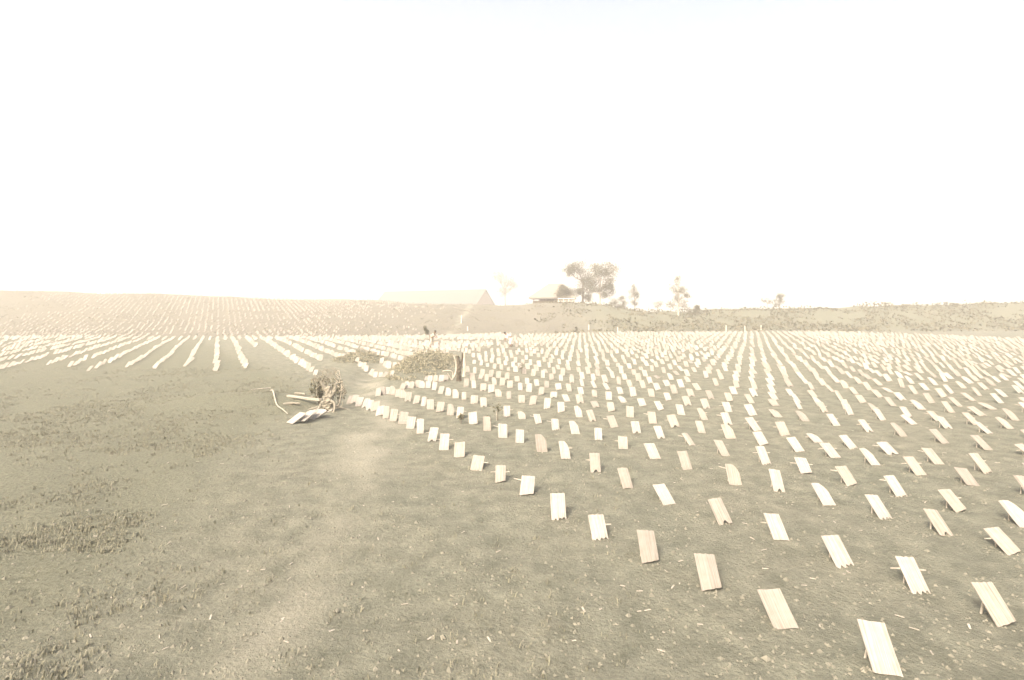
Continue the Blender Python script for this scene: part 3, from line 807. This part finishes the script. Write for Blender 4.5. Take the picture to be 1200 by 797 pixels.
for (pa, pb, lab) in (((532, 361), (562, 369), "long pale log running down the hillside below the barn"), ((436, 352), (446, 356), "pale log near the hill crest left of the barn"), ((462, 361), (470, 368), "short pale log slanting on the middle hillside"), ((497, 379), (503, 377), "pale log end above the two figures"), ((683, 393), (677, 387), "pale branch lying at the far corner of rows")):
    a = hit(*pa, 60, 115); b = hit(*pb, 60, 115)
    c = [(a[k] + b[k]) / 2 for k in range(3)]
    a = Vector(a) - Vector(c) + Vector((0, 0, .1)); b = Vector(b) - Vector(c) + Vector((0, 0, .1))
    tag(root_tube([a, (a + b) / 2 + Vector((0, 0, .1)), b], .07, .04, 7).build("fallen_log", M['dead'], None, c), lab, "log", "fallen pale logs on the hillside")

# young palm-like sapling by the workers
x, y, z = hit(503, 401, 38, 70)
t = empty("dark_sapling", (x, y, z)); tag(t, "dark leaning sapling left of the stooping worker", "sapling")
q = MB(); q.tube([(0, 0, -.1), (0, 0, .7), (-.25, 0, 1.3)], [.05, .04, .02], 6); q.build("stem", M['bark'], t)
fo = MB(); leaf_clump(fo, (-.22, 0, 1.0), .2, .2, .3, 120, .16); leaf_clump(fo, (-.42, 0, 1.35), .22, .2, .25, 130, .16); fo.build("leaves", LEAF, t)

# ------------------------------------------------------------------ field workers
def skin_chain(verts, edges, rads, name, m, parent, sub=2):
    me = bpy.data.meshes.new(name); me.from_pydata(verts, edges, []); me.materials.append(m)
    o = bpy.data.objects.new(name, me); col.objects.link(o); o.parent = parent
    sm = o.modifiers.new("skin", 'SKIN'); sm.use_smooth_shade = True
    lay = me.skin_vertices[0].data if me.skin_vertices else None
    if lay is None:
        bpy.context.view_layer.objects.active = o
        me.attributes.new
    for i, r in enumerate(rads):
        rr_ = r if isinstance(r, tuple) else (r, r)
        me.skin_vertices[0].data[i].radius = rr_
    me.skin_vertices[0].data[0].use_root = True
    ss = o.modifiers.new("sub", 'SUBSURF'); ss.levels = sub; ss.render_levels = sub
    return o
def person(loc, rz, lab, bend, reach, sc=1.0, shirt='cloth'):
    t = empty("person", loc, rz); t.scale = (sc,) * 3
    tag(t, lab, "person")
    # local: faces +x; pelvis .82 up; torso bent forward by 'bend'
    P = Vector((0, 0, .84)); u = Vector((math.sin(bend), 0, math.cos(bend)))
    ch = P + u * .30; nk = P + u * .50; hd = nk + (u + Vector((.25, 0, .1))).normalized() * .13; ht = hd + (u + Vector((.3, 0, .2))).normalized() * .12
    V = [P, P + u * .15, ch, nk, hd, ht]; E = [(0, 1), (1, 2), (2, 3), (3, 4), (4, 5)]
    Rr = [(.15, .12), (.14, .11), (.17, .12), (.055, .055), (.085, .10), (.075, .085)]
    def add(p, par, r): V.append(Vector(p)); E.append((par, len(V) - 1)); Rr.append(r); return len(V) - 1
    fwd = (u + Vector((1.4, 0, -.2))).normalized()
    nose = add(hd + fwd * .10, 4, (.022, .02)); add(hd + fwd * .125 + Vector((0, 0, -.01)), nose, .012)
    add(hd + fwd * .075 - u * .06, 4, (.035, .03))
    for s in (-1, 1): add(hd + Vector((0, s * .105, 0)), 4, (.012, .022))
    for s in (-1, 1):
        shd = add(ch + u * .13 + Vector((0, s * .19, 0)), 2, .062)
        tgt = P + u * .45 + Vector(reach) + Vector((0, s * .16, 0))
        el = add(shd and (V[shd].lerp(tgt, .5) + Vector((-.04, s * .05, .0))), shd, .045)
        wr = add(tgt, el, .030); palm = add(tgt + (tgt - V[el]).normalized() * .07, wr, (.042, .02))
        dd = (tgt - V[el]).normalized()
        for k, (off, ln) in enumerate(((-.03, .07), (-.01, .085), (.01, .08), (.03, .065))):
            f1 = add(V[palm] + dd * ln * .55 + Vector((.01, off, -.005)), palm, .010); add(V[f1] + dd * ln * .4 + Vector((-.015, 0, -.01)), f1, .008)
        th_ = add(V[wr] + dd * .03 + Vector((.05, -s * .03, 0)), wr, .012)
        hip = add(P + Vector((-.01, s * .10, -.05)), 0, .11)
        kn = add(Vector((.06 + .05 * s, s * .13, .45)), hip, .07)
        an = add(Vector((-.04 + .12 * s, s * .14, .07)), kn, .045)
        add(V[an] + Vector((.16, 0, -.035)), an, (.04, .03))
    body = skin_chain(V, E, Rr, "body", M['skin'], t)
    # clothing: shirt and loose trousers grown the same way, a little wider
    V2 = [P + u * .04, P + u * .15, ch, P + u * .44]; E2 = [(0, 1), (1, 2), (2, 3)]; R2 = [(.155, .13), (.165, .14), (.19, .145), (.10, .085)]
    for s in (-1, 1):
        a_ = ch + u * .13 + Vector((0, s * .19, 0)); tgt = P + u * .45 + Vector(reach) + Vector((0, s * .16, 0)); e_ = a_.lerp(tgt, .5) + Vector((-.04, s * .05, 0))
        V2 += [a_, e_, e_.lerp(tgt, .45)]; k = len(V2); E2 += [(2, k - 3), (k - 3, k - 2), (k - 2, k - 1)]; R2 += [.085, .065, .06]
    skin_chain(V2, E2, R2, "shirt", M[shirt], t)
    V3 = [P + u * .03]; E3 = []; R3 = [(.165, .145)]
    for s in (-1, 1):
        h_ = P + Vector((-.01, s * .10, -.08)); k_ = Vector((.06 + .05 * s, s * .13, .45)); a_ = Vector((-.03 + .11 * s, s * .14, .2))
        V3 += [h_, k_, a_]; k = len(V3); E3 += [(0, k - 3), (k - 3, k - 2), (k - 2, k - 1)]; R3 += [.135, .10, .085]
    skin_chain(V3, E3, R3, "trousers", M[shirt], t)
    # hair cap
    hb = MB(); hc_ = (hd + ht) / 2 + Vector((-.02, 0, .035))
    vs = []; fs = []
    for i in range(6):
        for j in range(12):
            th1 = i / 5 * 1.75; ph = j / 12 * 6.283
            vs.append(hc_ + Vector((math.sin(th1) * math.cos(ph) * .115, math.sin(th1) * math.sin(ph) * .10, math.cos(th1) * .105)))
    for i in range(5):
        for j in range(12): fs.append((i * 12 + j, (i + 1) * 12 + j, (i + 1) * 12 + (j + 1) % 12, i * 12 + (j + 1) % 12))
    hb.add(vs, fs); hb.build("hair", M['hair'], t, smooth=True)
    return t
x, y = gp(599, 407)
person((x, y, Tz(x, y)), R(195), "person in white shirt stooping low over the rows left of centre", 1.05, (.12, 0, -.42))
x, y = gp(506, 407)
person((x, y, Tz(x, y)), R(-20), "person in pale work clothes bending beside a dark sapling", .55, (.22, 0, -.30), .95, 'cloth2')


# ------------------------------------------------------------------ haze
hz = MB(); hz.box((0, 420, 24), (2600, 1100, 78))
haze_m = bpy.data.materials.new("haze_air"); haze_m.use_nodes = True
hn = haze_m.node_tree.nodes; hl = haze_m.node_tree.links
hn.remove(hn["Principled BSDF"])
pv = hn.new("ShaderNodeVolumePrincipled")
pv.inputs["Color"].default_value = (.97, .955, .92, 1)
pv.inputs["Density"].default_value = 0.0029
pv.inputs["Anisotropy"].default_value = 0.2
hl.new(pv.outputs[0], hn["Material Output"].inputs["Volume"])
haze = hz.build("haze", haze_m)
tag(haze, "pale bright haze over the whole field", kind="stuff")
